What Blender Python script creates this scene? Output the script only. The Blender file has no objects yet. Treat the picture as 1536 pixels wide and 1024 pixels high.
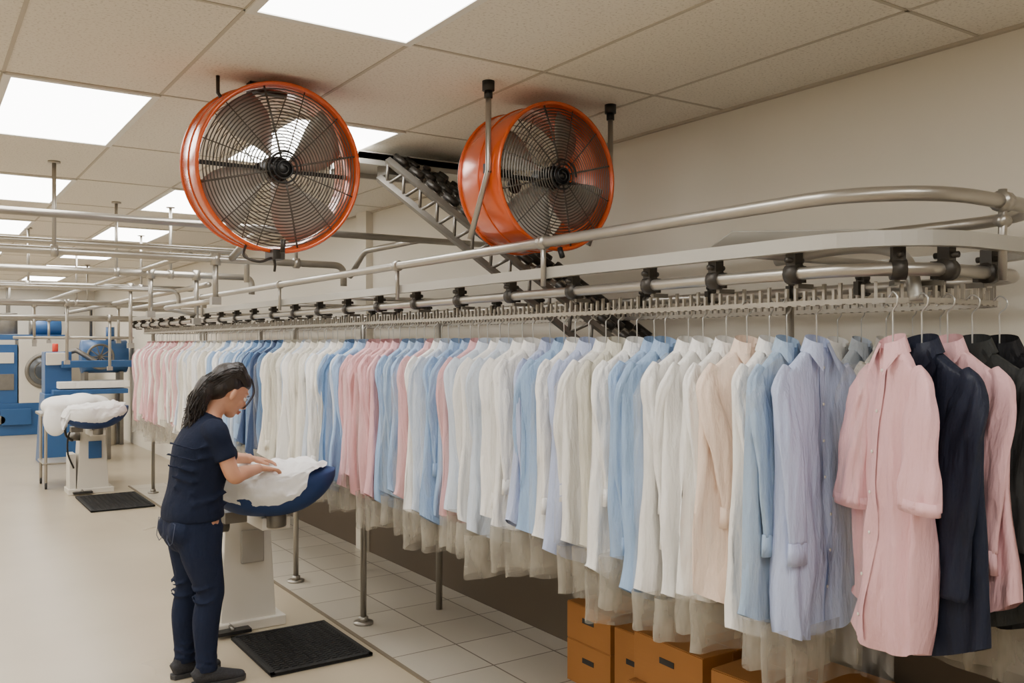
import bpy, math, random
from mathutils import Vector, Matrix, noise
V = Vector
def sr(r, g, b):
    def f(c):
        c /= 255.0
        return c/12.92 if c <= .04045 else ((c+.055)/1.055)**2.4
    return (f(r), f(g), f(b), 1)
def T(x, y, z): return Matrix.Translation((x, y, z))
def RZ(d): return Matrix.Rotation(math.radians(d), 4, 'Z')
def RY(d): return Matrix.Rotation(math.radians(d), 4, 'Y')

# ------------------------------------------------------------ materials
def mat(name, col, rough=.5, metal=0, bump=0, bscale=(20, 20, 20), var=0, vscale=5, coat=0, spec=.5, bdist=.01, sheen=0):
    m = bpy.data.materials.new(name); m.use_nodes = True
    nt = m.node_tree; b = nt.nodes['Principled BSDF']
    b.inputs['Base Color'].default_value = col
    b.inputs['Roughness'].default_value = rough
    b.inputs['Metallic'].default_value = metal
    b.inputs['Coat Weight'].default_value = coat
    b.inputs['Coat Roughness'].default_value = .25
    b.inputs['Specular IOR Level'].default_value = spec
    if sheen: b.inputs['Sheen Weight'].default_value = sheen
    if bump or var:
        tc = nt.nodes.new('ShaderNodeTexCoord')
        mp = nt.nodes.new('ShaderNodeMapping'); mp.inputs['Scale'].default_value = bscale
        nt.links.new(tc.outputs['Object'], mp.inputs['Vector'])
    if bump:
        n = nt.nodes.new('ShaderNodeTexNoise'); n.inputs['Scale'].default_value = 1; n.inputs['Detail'].default_value = 4
        nt.links.new(mp.outputs['Vector'], n.inputs['Vector'])
        bp = nt.nodes.new('ShaderNodeBump'); bp.inputs['Strength'].default_value = bump; bp.inputs['Distance'].default_value = bdist
        nt.links.new(n.outputs['Fac'], bp.inputs['Height']); nt.links.new(bp.outputs['Normal'], b.inputs['Normal'])
    if var:
        n2 = nt.nodes.new('ShaderNodeTexNoise'); n2.inputs['Scale'].default_value = vscale; n2.inputs['Detail'].default_value = 3
        nt.links.new(tc.outputs['Object'], n2.inputs['Vector'])
        mx = nt.nodes.new('ShaderNodeMix'); mx.data_type = 'RGBA'
        mx.inputs['A'].default_value = tuple(c*(1-var) for c in col[:3])+(1,)
        mx.inputs['B'].default_value = tuple(min(1, c*(1+var)) for c in col[:3])+(1,)
        nt.links.new(n2.outputs['Fac'], mx.inputs['Factor']); nt.links.new(mx.outputs['Result'], b.inputs['Base Color'])
    return m
def emis(name, col, s):
    m = bpy.data.materials.new(name); m.use_nodes = True
    b = m.node_tree.nodes['Principled BSDF']
    b.inputs['Base Color'].default_value = col
    b.inputs['Emission Color'].default_value = col; b.inputs['Emission Strength'].default_value = s
    return m
def fabric(name, c, coat=.12):
    return mat(name, sr(*c), rough=.8, bump=.8, bscale=(22, 22, 6), bdist=.03, var=.04, vscale=6, coat=coat, spec=.25)

FAB = {k: fabric('fabric_'+k, c) for k, c in dict(
    white=(243, 241, 237), cream=(232, 227, 215), lav=(180, 191, 222), blue=(152, 180, 216), steel=(104, 136, 178),
    pink=(226, 178, 182), peach=(243, 219, 200), greyblue=(158, 180, 206), beige=(206, 202, 188), ice=(206, 217, 232),
    navy=(30, 35, 52), charcoal=(50, 52, 52), slate=(62, 78, 110), black=(26, 26, 30), rose=(208, 156, 158)).items()}
STEEL = mat('galvanized_steel', sr(168, 163, 154), .34, .8, var=.12, vscale=9)
STEELD = mat('worn_steel', sr(124, 120, 113), .4, .75, var=.2, vscale=12)
PAINTG = mat('grey_painted_steel', sr(172, 169, 161), .4, .4, var=.06)
CAST = mat('dark_cast_iron', sr(60, 56, 51), .45, .5)
BLACK = mat('black_plastic', sr(28, 27, 27), .5)
RUBBER = mat('black_rubber', sr(26, 26, 27), .75, bump=.3, bscale=(60, 60, 60))
ORANGE = mat('orange_enamel', sr(206, 82, 22), .22, .2, var=.1, coat=.7)
WIRE = mat('grille_wire', sr(92, 88, 82), .4, .6)
BLADE = mat('fan_blade_metal', sr(178, 173, 164), .4, .2)
WHITEP = mat('white_machine_paint', sr(216, 210, 198), .4, .05, var=.04)
BLUEP = mat('blue_machine_paint', sr(44, 88, 140), .4, .1, var=.08)
BLUEPAD = mat('blue_press_pad', sr(28, 56, 104), .7, bump=.2, bscale=(30, 30, 30))
CLOTH = mat('white_cloth', sr(242, 241, 239), .8, bump=.35, bscale=(9, 9, 9), bdist=.03, spec=.2)
CARD = mat('cardboard', sr(162, 108, 50), .8, var=.1, vscale=4, bump=.1, bscale=(10, 10, 80))
GLASS = mat('dark_door_glass', sr(70, 76, 82), .12, .2, coat=1)
RED = mat('red_lamp', sr(210, 60, 40), .4)
YELLOW = mat('yellow_label', sr(226, 200, 110), .5)

# ------------------------------------------------------------ mesh builder
def sp(x, p): return math.copysign(abs(x)**p, x)
def tri(x): return math.asin(math.sin(x))/1.5708
class MB:
    def __init__(s): s.v = []; s.f = []; s.m = []; s.s = []
    def add(s, vs, fs, m=0, smooth=True, M=None):
        o = len(s.v)
        for p in vs:
            p = V(p)
            if M is not None: p = M @ p
            s.v.append(p[:])
        for f in fs:
            s.f.append([i+o for i in f]); s.m.append(m); s.s.append(smooth)
    def box(s, c, d, m=0, M=None): s.tbox(c, d, d, m, M)
    def tbox(s, c, d, d2, m=0, M=None):
        x, y, z = c
        vs = []
        for i in (-1, 1):
            for j in (-1, 1):
                for k in (-1, 1):
                    q = d if k < 0 else d2
                    vs.append((x+i*q[0]/2, y+j*q[1]/2, z+k*d[2]/2))
        fs = [(0, 1, 3, 2), (4, 6, 7, 5), (0, 4, 5, 1), (2, 3, 7, 6), (0, 2, 6, 4), (1, 5, 7, 3)]
        s.add(vs, fs, m, False, M)
    def tube(s, pts, r, seg=8, m=0, closed=False, cap=True, side=None, M=None, pw=1, mod=None):
        pts = [V(p) for p in pts]; n = len(pts); vs = []; fs = []
        B = None
        for i, p in enumerate(pts):
            if closed: t = pts[(i+1) % n]-pts[i-1]
            else: t = pts[min(i+1, n-1)]-pts[max(i-1, 0)]
            if t.length < 1e-9: t = V((0, 0, 1))
            t.normalize()
            if side is not None: b = V(side)
            elif B is None: b = V((0, 0, 1)) if abs(t.z) < .9 else V((1, 0, 0))
            else: b = B
            b = b-t*b.dot(t)
            if b.length < 1e-6: b = t.orthogonal()
            b.normalize(); B = b; a = b.cross(t)
            rr = r[i] if isinstance(r, (list, tuple)) else r
            ra, rb = rr if isinstance(rr, (list, tuple)) else (rr, rr)
            for j in range(seg):
                an = 2*math.pi*j/seg
                k = 1 if mod is None else mod(i, an)
                vs.append(p+a*ra*k*sp(math.cos(an), pw)+b*rb*k*sp(math.sin(an), pw))
        for i in range(n if closed else n-1):
            i2 = (i+1) % n
            for j in range(seg):
                j2 = (j+1) % seg
                fs.append((i*seg+j, i*seg+j2, i2*seg+j2, i2*seg+j))
        if cap and not closed:
            fs.append(tuple(range(seg-1, -1, -1))); fs.append(tuple(range((n-1)*seg, n*seg)))
        s.add(vs, fs, m, seg > 4, M)
    def cyl(s, a, b, r, seg=20, m=0, M=None): s.tube([a, b], r, seg, m, M=M)
    def ell(s, c, r, m=0, M=None, seg=20, rg=12):
        vs = []; fs = []
        for i in range(rg+1):
            ph = math.pi*i/rg
            for j in range(seg):
                th = 2*math.pi*j/seg
                vs.append((c[0]+r[0]*math.sin(ph)*math.cos(th), c[1]+r[1]*math.sin(ph)*math.sin(th), c[2]+r[2]*math.cos(ph)))
        for i in range(rg):
            for j in range(seg):
                j2 = (j+1) % seg
                fs.append((i*seg+j, (i+1)*seg+j, (i+1)*seg+j2, i*seg+j2))
        s.add(vs, fs, m, True, M)
    def rect(s, pts, w, h, m=0, closed=False):
        pts = [V(p) for p in pts]; n = len(pts); vs = []; fs = []
        for i, p in enumerate(pts):
            t = (pts[(i+1) % n]-pts[i-1]) if closed else pts[min(i+1, n-1)]-pts[max(i-1, 0)]
            nn = V((t.y, -t.x, 0)).normalized()
            for a, b in ((-1, -1), (1, -1), (1, 1), (-1, 1)):
                vs.append(p+nn*a*w/2+V((0, 0, b*h/2)))
        for i in range(n if closed else n-1):
            i2 = (i+1) % n
            for j in range(4):
                j2 = (j+1) % 4
                fs.append((i*4+j, i*4+j2, i2*4+j2, i2*4+j))
        if not closed: fs += [(3, 2, 1, 0), tuple(range(4*n-4, 4*n))]
        s.add(vs, fs, m, False)
    def obj(s, name, mats, parent=None, bevel=0, remesh=0, smoothit=0):
        me = bpy.data.meshes.new(name)
        me.from_pydata(s.v, [], s.f)
        for x in (mats if isinstance(mats, (list, tuple)) else [mats]): me.materials.append(x)
        me.polygons.foreach_set('material_index', s.m)
        me.polygons.foreach_set('use_smooth', s.s)
        me.update()
        o = bpy.data.objects.new(name, me); bpy.context.scene.collection.objects.link(o)
        if parent is not None:
            o.parent = parent; o.matrix_parent_inverse = Matrix.Translation(-V(parent.location))
        if bevel:
            b = o.modifiers.new('b', 'BEVEL'); b.width = bevel; b.segments = 2; b.limit_method = 'ANGLE'
        if remesh:
            r = o.modifiers.new('r', 'REMESH'); r.mode = 'VOXEL'; r.voxel_size = remesh; r.use_smooth_shade = True
        if smoothit:
            k = o.modifiers.new('s', 'SMOOTH'); k.iterations = smoothit; k.factor = .5
        return o
def empty(name, loc=(0, 0, 0)):
    e = bpy.data.objects.new(name, None); e.location = loc; e.empty_display_size = .2
    bpy.context.scene.collection.objects.link(e); return e
def spline(keys, n=6):
    out = []; K = [list(k) for k in keys]
    for i in range(len(K)-1):
        p0 = K[max(i-1, 0)]; p1 = K[i]; p2 = K[i+1]; p3 = K[min(i+2, len(K)-1)]
        for s_ in range(n):
            t = s_/n
            out.append([.5*((2*b)+(-a+c)*t+(2*a-5*b+4*c-d)*t*t+(-a+3*b-3*c+d)*t**3) for a, b, c, d in zip(p0, p1, p2, p3)])
    out.append(K[-1]); return out
def limb(mb, keys, side, seg=16, n=6, m=0, M=None, pw=1):
    K = spline(keys, n)
    mb.tube([k[:3] for k in K], [(k[3], k[4]) for k in K], seg, m, side=side, M=M, pw=pw)
def fillet(pts, r, n=6):
    P = [V(p) for p in pts]; out = [P[0]]
    for i in range(1, len(P)-1):
        a = (P[i-1]-P[i]); b = (P[i+1]-P[i]); k = min(r, a.length*.49, b.length*.49)
        A = P[i]+a.normalized()*k; B = P[i]+b.normalized()*k
        for j in range(n+1):
            t = j/n; out.append(A*(1-t)**2+P[i]*2*t*(1-t)+B*t*t)
    out.append(P[-1]); return out

# ------------------------------------------------------------ room shell
X0, X1, Y0, Y1, H = -4.2, 3.15, -3.2, 20.3, 2.81
def shellbox(name, lo, hi, m):
    mb = MB(); mb.box([(a+b)/2 for a, b in zip(lo, hi)], [b-a for a, b in zip(lo, hi)]); return mb.obj(name, m)
WALL = mat('cream_wall_paint', sr(220, 213, 199), .85, bump=.06, bscale=(60, 60, 60), var=.015, vscale=1)
m = bpy.data.materials.new('ceiling_tile'); m.use_nodes = True; nt = m.node_tree; b = nt.nodes['Principled BSDF']
b.inputs['Roughness'].default_value = .9
tc = nt.nodes.new('ShaderNodeTexCoord')
n1 = nt.nodes.new('ShaderNodeTexNoise'); n1.inputs['Scale'].default_value = 95; n1.inputs['Detail'].default_value = 3
nt.links.new(tc.outputs['Object'], n1.inputs['Vector'])
cr = nt.nodes.new('ShaderNodeValToRGB'); cr.color_ramp.elements[0].position = .34; cr.color_ramp.elements[1].position = .46
cr.color_ramp.elements[0].color = sr(204, 196, 183); cr.color_ramp.elements[1].color = sr(229, 222, 209)
nt.links.new(n1.outputs['Fac'], cr.inputs['Fac']); nt.links.new(cr.outputs['Color'], b.inputs['Base Color'])
bp = nt.nodes.new('ShaderNodeBump'); bp.inputs['Strength'].default_value = .2; bp.inputs['Distance'].default_value = .004
nt.links.new(n1.outputs['Fac'], bp.inputs['Height']); nt.links.new(bp.outputs['Normal'], b.inputs['Normal'])
CEIL = m
m = bpy.data.materials.new('vinyl_floor'); m.use_nodes = True; nt = m.node_tree; b = nt.nodes['Principled BSDF']
tc = nt.nodes.new('ShaderNodeTexCoord')
n1 = nt.nodes.new('ShaderNodeTexNoise'); n1.inputs['Scale'].default_value = 1.1; n1.inputs['Detail'].default_value = 3
nt.links.new(tc.outputs['Object'], n1.inputs['Vector'])
cr = nt.nodes.new('ShaderNodeValToRGB'); cr.color_ramp.elements[0].position = .3; cr.color_ramp.elements[1].position = .7
cr.color_ramp.elements[0].color = sr(172, 159, 136); cr.color_ramp.elements[1].color = sr(183, 170, 147)
nt.links.new(n1.outputs['Fac'], cr.inputs['Fac']); nt.links.new(cr.outputs['Color'], b.inputs['Base Color'])
n2 = nt.nodes.new('ShaderNodeTexNoise'); n2.inputs['Scale'].default_value = 1.5; n2.inputs['Detail'].default_value = 2
nt.links.new(tc.outputs['Object'], n2.inputs['Vector'])
mr = nt.nodes.new('ShaderNodeMapRange'); mr.inputs['To Min'].default_value = .25; mr.inputs['To Max'].default_value = .33
nt.links.new(n2.outputs['Fac'], mr.inputs['Value']); nt.links.new(mr.outputs['Result'], b.inputs['Roughness'])
VINYL = m
m = bpy.data.materials.new('floor_tiles'); m.use_nodes = True; nt = m.node_tree; b = nt.nodes['Principled BSDF']
tc = nt.nodes.new('ShaderNodeTexCoord'); mp = nt.nodes.new('ShaderNodeMapping'); mp.inputs['Location'].default_value = (-2.17, 0, 0)
nt.links.new(tc.outputs['Object'], mp.inputs['Vector'])
br = nt.nodes.new('ShaderNodeTexBrick'); br.offset = 0; br.inputs['Scale'].default_value = 1
br.inputs['Brick Width'].default_value = .4; br.inputs['Row Height'].default_value = .4; br.inputs['Mortar Size'].default_value = .005
br.inputs['Color1'].default_value = sr(196, 189, 175); br.inputs['Color2'].default_value = sr(184, 177, 163); br.inputs['Mortar'].default_value = sr(108, 98, 84)
nt.links.new(mp.outputs['Vector'], br.inputs['Vector']); nt.links.new(br.outputs['Color'], b.inputs['Base Color'])
b.inputs['Roughness'].default_value = .3
TILE = m
shellbox('floor', (X0, Y0, -.1), (X1, Y1, 0), VINYL)
shellbox('floor_tile_strip', (2.17, -1.0, 0), (X1, 11.5, .006), TILE)
shellbox('trim_1', (2.15, -1.0, 0), (2.172, 11.5, .008), mat('trim_strip', sr(120, 108, 90), .5))
shellbox('ceiling', (X0, Y0, H), (X1, Y1, H+.1), CEIL)
shellbox('wall_right', (X1, Y0, 0), (X1+.1, Y1, H), WALL)
shellbox('wall_left', (X0-.1, Y0, 0), (X0, Y1, H), WALL)
shellbox('wall_back', (X0, Y1, 0), (X1, Y1+.1, H), WALL)
shellbox('wall_front', (X0, Y0-.1, 0), (X1, Y0, H), WALL)
BB = mat('baseboard_and_wall_shade', sr(84, 72, 58), .6, var=.06)  # back baseboard colour, also the painted shade low on the right wall
shellbox('lower_wall_shade_right', (X1-.03, Y0, 0), (X1, 11.5, .85), BB)  # dark slab paints in the shade on the wall below the garment row
shellbox('baseboard_back', (X0, Y1-.015, 0), (X1, Y1, .1), BB)
shellbox('trim_2', (X1-.06, 6.75, 0), (X1, 6.95, H), WALL)
mb = MB()
xs = [.3+.6*k for k in range(-7, 5)]
ys = [1.7+1.2*k for k in range(-4, 16)]
for x in xs: mb.box((x, (Y0+Y1)/2, H-.001), (.014, Y1-Y0, .004))
for y in ys: mb.box(((X0+X1)/2, y, H-.001), (X1-X0, .014, .004))
mb.box((X1-.01, (Y0+Y1)/2, H-.006), (.02, Y1-Y0, .012))
mb.obj('trim_ceiling_grid', mat('ceiling_grid_bar', sr(186, 177, 162), .7))
EM = emis('led_panel_glow', (1, .985, .95, 1), 11.5)
FR = mat('panel_frame', sr(225, 222, 214), .5)
panels = [(.9, 1.7)]
for x in (-3.3, -2.1, -.9, .3, 1.5):
    for y in (-.7, 4.1, 6.5, 8.9, 11.3, 13.7, 16.1, 18.5): panels.append((x, y))
for x in (-2.7, -.9): panels.append((x, 1.7))
for i, (x, y) in enumerate(panels):
    mb = MB()
    mb.box((x+.3, y+.6, H-.004), (.55, 1.15, .006), 0)
    for dx, dy, w, h in ((0.015, .6, .03, 1.2), (.585, .6, .03, 1.2), (.3, .015, .54, .03), (.3, 1.185, .54, .03)):
        mb.box((x+dx, y+dy, H-.006), (w, h, .011), 1)
    mb.obj('ceiling_light_panel', [EM, FR])

# ------------------------------------------------------------ fans
def fan(name, c, nrm, R, D, nb, spin):
    n = V(nrm).normalized(); x = V((0, 0, 1)).cross(n).normalized(); y = n.cross(x)
    M = Matrix(((x.x, y.x, n.x, c[0]), (x.y, y.y, n.y, c[1]), (x.z, y.z, n.z, c[2]), (0, 0, 0, 1)))
    e = empty(name, c)
    def circ(r, z, k=72): return [(r*math.cos(2*math.pi*i/k), r*math.sin(2*math.pi*i/k), z) for i in range(k)]
    mb = MB(); k = 72; vs = []; fs = []
    prof = [(R-.004, 0), (R, -.01), (R, -D+.01), (R-.004, -D), (R-.012, -D+.004), (R-.012, -.004)]
    for r, z in prof: vs += circ(r, z, k)
    for i in range(6):
        for j in range(k):
            fs.append((i*k+j, i*k+(j+1) % k, ((i+1) % 6)*k+(j+1) % k, ((i+1) % 6)*k+j))
    mb.add(vs, fs, 0, True, M)
    for z in (0, -D): mb.tube(circ(R-.002, z), .009, 8, 0, closed=True, M=M)
    mb.tube(circ(R+.001, -D*.5), .004, 6, 0, closed=True, M=M)
    mb.obj('drum_housing', [ORANGE], e)
    mb = MB()
    for z0, sg, st in ((-.004, 1, .0128), (-D+.006, -1, .03)):
        r = .06
        while r < R-.012:
            dome = .03*(1-(r/R)**2)
            mb.tube(circ(r, z0+sg*dome, 56), .0026 if sg > 0 else .0016, 4, 0, closed=True, M=M); r += st
        for q in range(12 if sg > 0 else 6):
            a = 2*math.pi*q/(12 if sg > 0 else 6)+.26
            mb.tube([(r_*math.cos(a), r_*math.sin(a), z0+sg*.03*(1-(r_/R)**2)-.003) for r_ in (.03, .1, .2, R-.008)], .0025 if q % 3 else .0045, 5, 0, M=M)
        mb.cyl((0, 0, z0+sg*.026), (0, 0, z0+sg*.034), .036, 24, 1, M)
    sp_ = [((.072-.06*i/70)*math.cos(i*.3), (.072-.06*i/70)*math.sin(i*.3), .034) for i in range(70)]
    mb.tube(sp_, .0038, 5, 1, M=M)
    mb.obj('wire_grilles', [WIRE, BLACK], e)
    mb = MB()
    mb.cyl((0, 0, -.03), (0, 0, -.13), .05, 28, 0, M); mb.cyl((0, 0, .0), (0, 0, -.03), .04, 24, 0, M)
    mb.box((0, 0, -.13), (2*R-.03, .018, .014), 0, M)
    mb.obj('motor', [BLACK], e)
    mb = MB()
    for q in range(nb):
        a0 = 2*math.pi*q/nb+spin; vs = []; fs = []; nr, nc = 8, 7
        for i in range(nr):
            r = .05+(R-.075)*i/(nr-1)
            wd = (.34+.36*math.sin(math.pi*min(1, i/(nr-1)*.75+.1)))
            for j in range(nc):
                t = j/(nc-1)-.5; a = a0+t*wd*1.35+.25*i/(nr-1)
                vs.append((r*math.cos(a), r*math.sin(a), -.085+t*.085+.01*math.cos(t*3)))
        for i in range(nr-1):
            for j in range(nc-1): fs.append((i*nc+j, i*nc+j+1, (i+1)*nc+j+1, (i+1)*nc+j))
        mb.add(vs, fs, 0, True, M)
    o = mb.obj('blades', [BLADE], e); s_ = o.modifiers.new('s', 'SOLIDIFY'); s_.thickness = .003
    return e, M
e, M = fan('orange_drum_fan', (1.25, 3.55, 2.435), (0.0, -1, -.13), .34, .23, 4, .4)
mb = MB()
mb.tube([(1.03, 3.68, 2.81), (1.03, 3.68, 2.74), (1.05, 3.66, 2.7)], .008, 6)
mb.box((1.24, 3.7, 2.79), (.16, .05, .04))
mb.box((1.24, 3.6, 2.085), (.05, .1, .04))
mb.tube(spline([(1.12, 3.6, 2.12), (1.1, 3.56, 2.07), (1.16, 3.55, 2.05), (1.22, 3.58, 2.07), (1.24, 3.6, 2.05), (1.245, 3.62, 2.02)], 5), .006, 6)
mb.tube([(1.24, 3.51, 2.09), (1.24, 3.50, 2.14)], .01, 6)
mb.obj('bracket_and_cable', [CAST], e)
e, M = fan('orange_drum_fan.001', (2.31, 3.08, 2.44), (0.03, -1, -.02), .315, .3, 4, .9)
mb = MB()
mb.tube([(1.985, 3.13, 2.81), (1.985, 3.13, 2.44), (1.95, 3.22, 2.16)], .0125, 10, 0)
mb.tube([(2.645, 3.13, 2.81), (2.645, 3.13, 2.42), (2.57, 3.2, 2.17)], .0125, 10, 0)
for x in (1.985, 2.645):
    mb.cyl((x, 3.13, 2.77), (x, 3.13, 2.81), .026, 16, 1); mb.cyl((x, 3.13, 2.74), (x, 3.13, 2.77), .018, 16, 1)
for x in (1.99, 2.63): mb.box((x, 3.14, 2.45), (.025, .04, .04), 1)
mb.tube([(2.31, 3.07, 2.13), (2.31, 3.05, 2.09)], .012, 8, 1)
mb.obj('mounting_rods', [STEEL, BLACK], e)

# ------------------------------------------------------------ conveyor
def loop(x0, x1, y0, y1, r, z, n=8):
    P = []
    for cx, cy, a0 in ((x0+r, y0+r, 180), (x1-r, y0+r, 270), (x1-r, y1-r, 0), (x0+r, y1-r, 90)):
        for i in range(n+1):
            a = math.radians(a0+90*i/n); P.append((cx+r*math.cos(a), cy+r*math.sin(a), z))
    return P
conv = empty('garment_conveyor', (2.5, 5, 1.9))
mb = MB()
mb.tube(loop(2.1, 2.98, 1.33, 11.4, .33, 2.125, 12), .021, 12, 0, closed=True)
mb.tube(loop(2.16, 2.94, 1.38, 11.3, .27, 1.925, 12), .019, 12, 0, closed=True)
mb.rect(loop(2.13, 2.96, 1.33, 11.35, .3, 2.005, 12), .035, .042, 1, closed=True)
mb.rect(loop(2.24, 2.86, 1.42, 11.2, .2, 1.842, 10), .02, .014, 0, closed=True)
mb.obj('rails', [STEEL, PAINTG], conv)
P = [V(p) for p in loop(2.24, 2.86, 1.42, 11.2, .2, 1.868, 10)]
P.append(P[0]); mb = MB(); dist = 0; nxt = 0; kk = 0
for a, b_ in zip(P[:-1], P[1:]):
    L_ = (b_-a).length; t = (b_-a).normalized()
    while nxt < dist+L_:
        q = a+t*(nxt-dist); ang = math.degrees(math.atan2(t.y, t.x)); hh = (.052, .034, .044)[kk % 3]; kk += 1
        mb.box((0, 0, hh/2-.024), (.009, .01, hh), 0, T(*q)@RZ(ang))
        mb.box((0, 0, -.03), (.02, .018, .012), 0, T(*q)@RZ(ang))
        nxt += .034
    dist += L_
mb.obj('chain_pegs', [STEEL], conv)
mb = MB()
def clamp(x, y, a):
    M = T(x, y, 0)@RZ(a)
    mb.box((.0, 0, 1.955), (.035, .034, .075), 0, M); mb.tube([(-.0, -.02, 1.925), (0, .02, 1.925)], .03, 14, 0, M=M)
    mb.cyl((-.035, 0, 1.965), (.035, 0, 1.965), .009, 8, 0, M); mb.box((.03, 0, 1.925), (.025, .02, .05), 0, M)
    mb.box((.045, 0, 1.89), (.07, .014, .014), 1, M)
y = 1.72
while y < 11.2:
    clamp(2.16, y, 0); clamp(2.94, y, 180); y += .31 if y < 2.2 else .44
for x in (2.38, 2.6): clamp(x, 1.38, 90)
clamp(2.26, 1.45, 45)
mb.obj('clamps', [CAST, STEELD], conv)
mb = MB()
for y in (1.84, 5.04, 6.2, 8.6, 10.8):
    rr_ = .013 if y < 2 else .019
    mb.cyl((2.29, y, .006), (2.29, y, 1.84), rr_, 16); mb.cyl((2.29, y, .006), (2.29, y, .02), .06, 20); mb.cyl((2.29, y, .02), (2.29, y, .05), .03, 16)
    if y > 2: mb.cyl((2.82, y, .006), (2.82, y, 1.85), .021, 16)
    mb.cyl((2.12, y+.06, 2.0), (2.97, y+.06, 2.0), .014, 10)
for y in (2.9, 4.2, 6.0, 8.0, 10.0):
    mb.cyl((2.1, y, 1.95), (2.1, y, 2.14), .011, 8); mb.cyl((2.1, y-.02, 2.125), (2.1, y+.02, 2.125), .028, 12)
    mb.cyl((2.97, y, 2.0), (3.15, y, 2.0), .014, 8)
mb.cyl((2.58, 1.33, 1.9), (2.58, 1.33, 2.16), .012, 10); mb.cyl((2.56, 1.33, 2.125), (2.6, 1.33, 2.125), .03, 14)
mb.cyl((2.56, 1.33, 2.07), (2.6, 1.33, 2.07), .018, 10)
mb.tube(spline([(2.42, 2.0, 2.0), (2.44, 1.75, 2.02), (2.42, 1.58, 2.0), (2.36, 1.48, 1.94), (2.33, 1.44, 1.84)], 6), .02, 10, 1)
mb.obj('posts_and_brackets', [STEEL, PAINTG], conv)
mb = MB()
mb.add([(2.2, 2.12, 2.03), (2.2, 2.0, 2.085), (2.3, 1.55, 2.05), (2.3, 1.5, 2.03), (2.34, 2.12, 2.03), (2.34, 2.0, 2.085), (2.42, 1.55, 2.05), (2.42, 1.5, 2.03)],
       [(0, 1, 2, 3), (7, 6, 5, 4), (0, 4, 5, 1), (1, 5, 6, 2), (2, 6, 7, 3), (3, 7, 4, 0)], 0, False)
mb.obj('drive_cover', [PAINTG], conv, bevel=.004)

# inclined feeder conveyor
inc = empty('inclined_conveyor', (2.6, 4, 2.3))
A = V((2.33, 4.5, 2.72)); B = V((2.92, 3.15, 1.66)); d = (B-A).normalized(); s_ = d.cross(V((0, 0, 1))).normalized(); u_ = s_.cross(d)
mb = MB()
for k in (-.19, .19):
    for q in (0, -.11):
        a = A+s_*k+u_*q; b_ = B+s_*k+u_*q
        mb.tube([a, b_], (.024, .016), 4, 1, side=s_)
for k in (-.1, .0, .1): mb.tube([A+s_*k+u_*.01, B+s_*k+u_*.01], .012, 8, 0)
L_ = (B-A).length; t = 0; i = 0
while t < L_:
    p = A+d*t
    mb.tube([p-s_*.19, p+s_*.19], .01, 6, 1)
    if i % 2 == 0:
        for k in (-.19, .19): mb.tube([p+s_*k, p+s_*k-u_*.11+d*.07], .009, 5, 1); mb.tube([p+s_*k-u_*.11+d*.07, p+s_*k+d*.14], .009, 5, 1)
    for k in (-.14, -.05, .05, .15):
        if (i+int(k*20)) % 2: mb.tube([p+s_*k+u_*.035, p+s_*k+u_*.035+d*.09], .02, 6, 2)
    t += .07; i += 1
mb.obj('truss', [STEEL, STEELD, CAST], inc)
mb = MB()
mb.box((2.5, 4.66, 2.74), (1.0, .42, .035), 0); mb.box((2.5, 4.46, 2.73), (1.0, .02, .07), 0); mb.box((2.5, 4.86, 2.73), (1.0, .02, .07), 0)
mb.box((2.35, 4.55, 2.69), (.34, .12, .06), 1)
for x in (2.1, 2.9): mb.cyl((x, 4.66, 2.74), (x, 4.66, 2.81), .012, 8, 1)
mb.obj('ceiling_channel', [PAINTG, STEELD], inc)

# ------------------------------------------------------------ overhead pipes
pip = empty('overhead_steam_pipes', (0, 8, 2.3))
mb = MB()
def px_(Y, z, x0, x1, r, end=None):
    pts = [(x0, Y, z), (x1, Y, z)]
    if end: pts += end
    mb.tube(fillet(pts, .08), r, 12)
def ch(x, y, z, r=.012):
    mb.cyl((x, y, z-.03), (x, y, H), r, 8); mb.cyl((x, y, H-.012), (x, y, H), .035, 12)
    mb.cyl((x-.02, y, z), (x+.02, y, z), .036, 12)
px_(4.9, 2.36, -4, 3.14, .02)
px_(5.95, 2.275, -4, 2.55, .024, [(2.55, 5.95, 2.13)])
px_(6.25, 2.36, -4, 1.95, .02, [(1.95, 6.25, 2.15)])
px_(7.4, 2.27, -4, 2.35, .026, [(2.35, 7.4, 2.13)])
px_(8.4, 2.2, -4, 2.0, .02, [(2.0, 8.4, 2.0)])
px_(9.5, 2.28, -4, 2.4, .026)
px_(11.6, 2.2, -4, 3.1, .03); px_(13.5, 2.25, -4, 3.1, .026); px_(12.4, 2.05, -4, 2.6, .026); px_(15.5, 2.1, -4, 3.1, .03)
mb.tube(fillet([(1.5, 6.0, 2.3), (1.5, 13.5, 2.3)], .1), .02, 10)
mb.tube(fillet([(2.0, 7.4, 2.2), (2.0, 15.5, 2.2)], .1), .022, 10)
mb.tube(fillet([(2.2, 5.2, 2.7), (2.2, 5.2, 2.52), (1.8, 5.6, 2.42), (1.75, 5.95, 2.28)], .1), .024, 10)
mb.tube(fillet([(2.6, 4.9, 2.36), (2.6, 5.7, 2.36), (2.6, 5.95, 2.2)], .06), .02, 10)
for x, y, z in ((.7, 5.95, 2.275), (1.3, 7.4, 2.27), (2.2, 5.95, 2.275), (.9, 9.5, 2.28), (1.9, 9.5, 2.28), (1.6, 11.6, 2.2), (-1.2, 4.9, 2.36), (2.0, 13.5, 2.25), (1.7, 7.4, 2.27)): ch(x, y, z)
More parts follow.
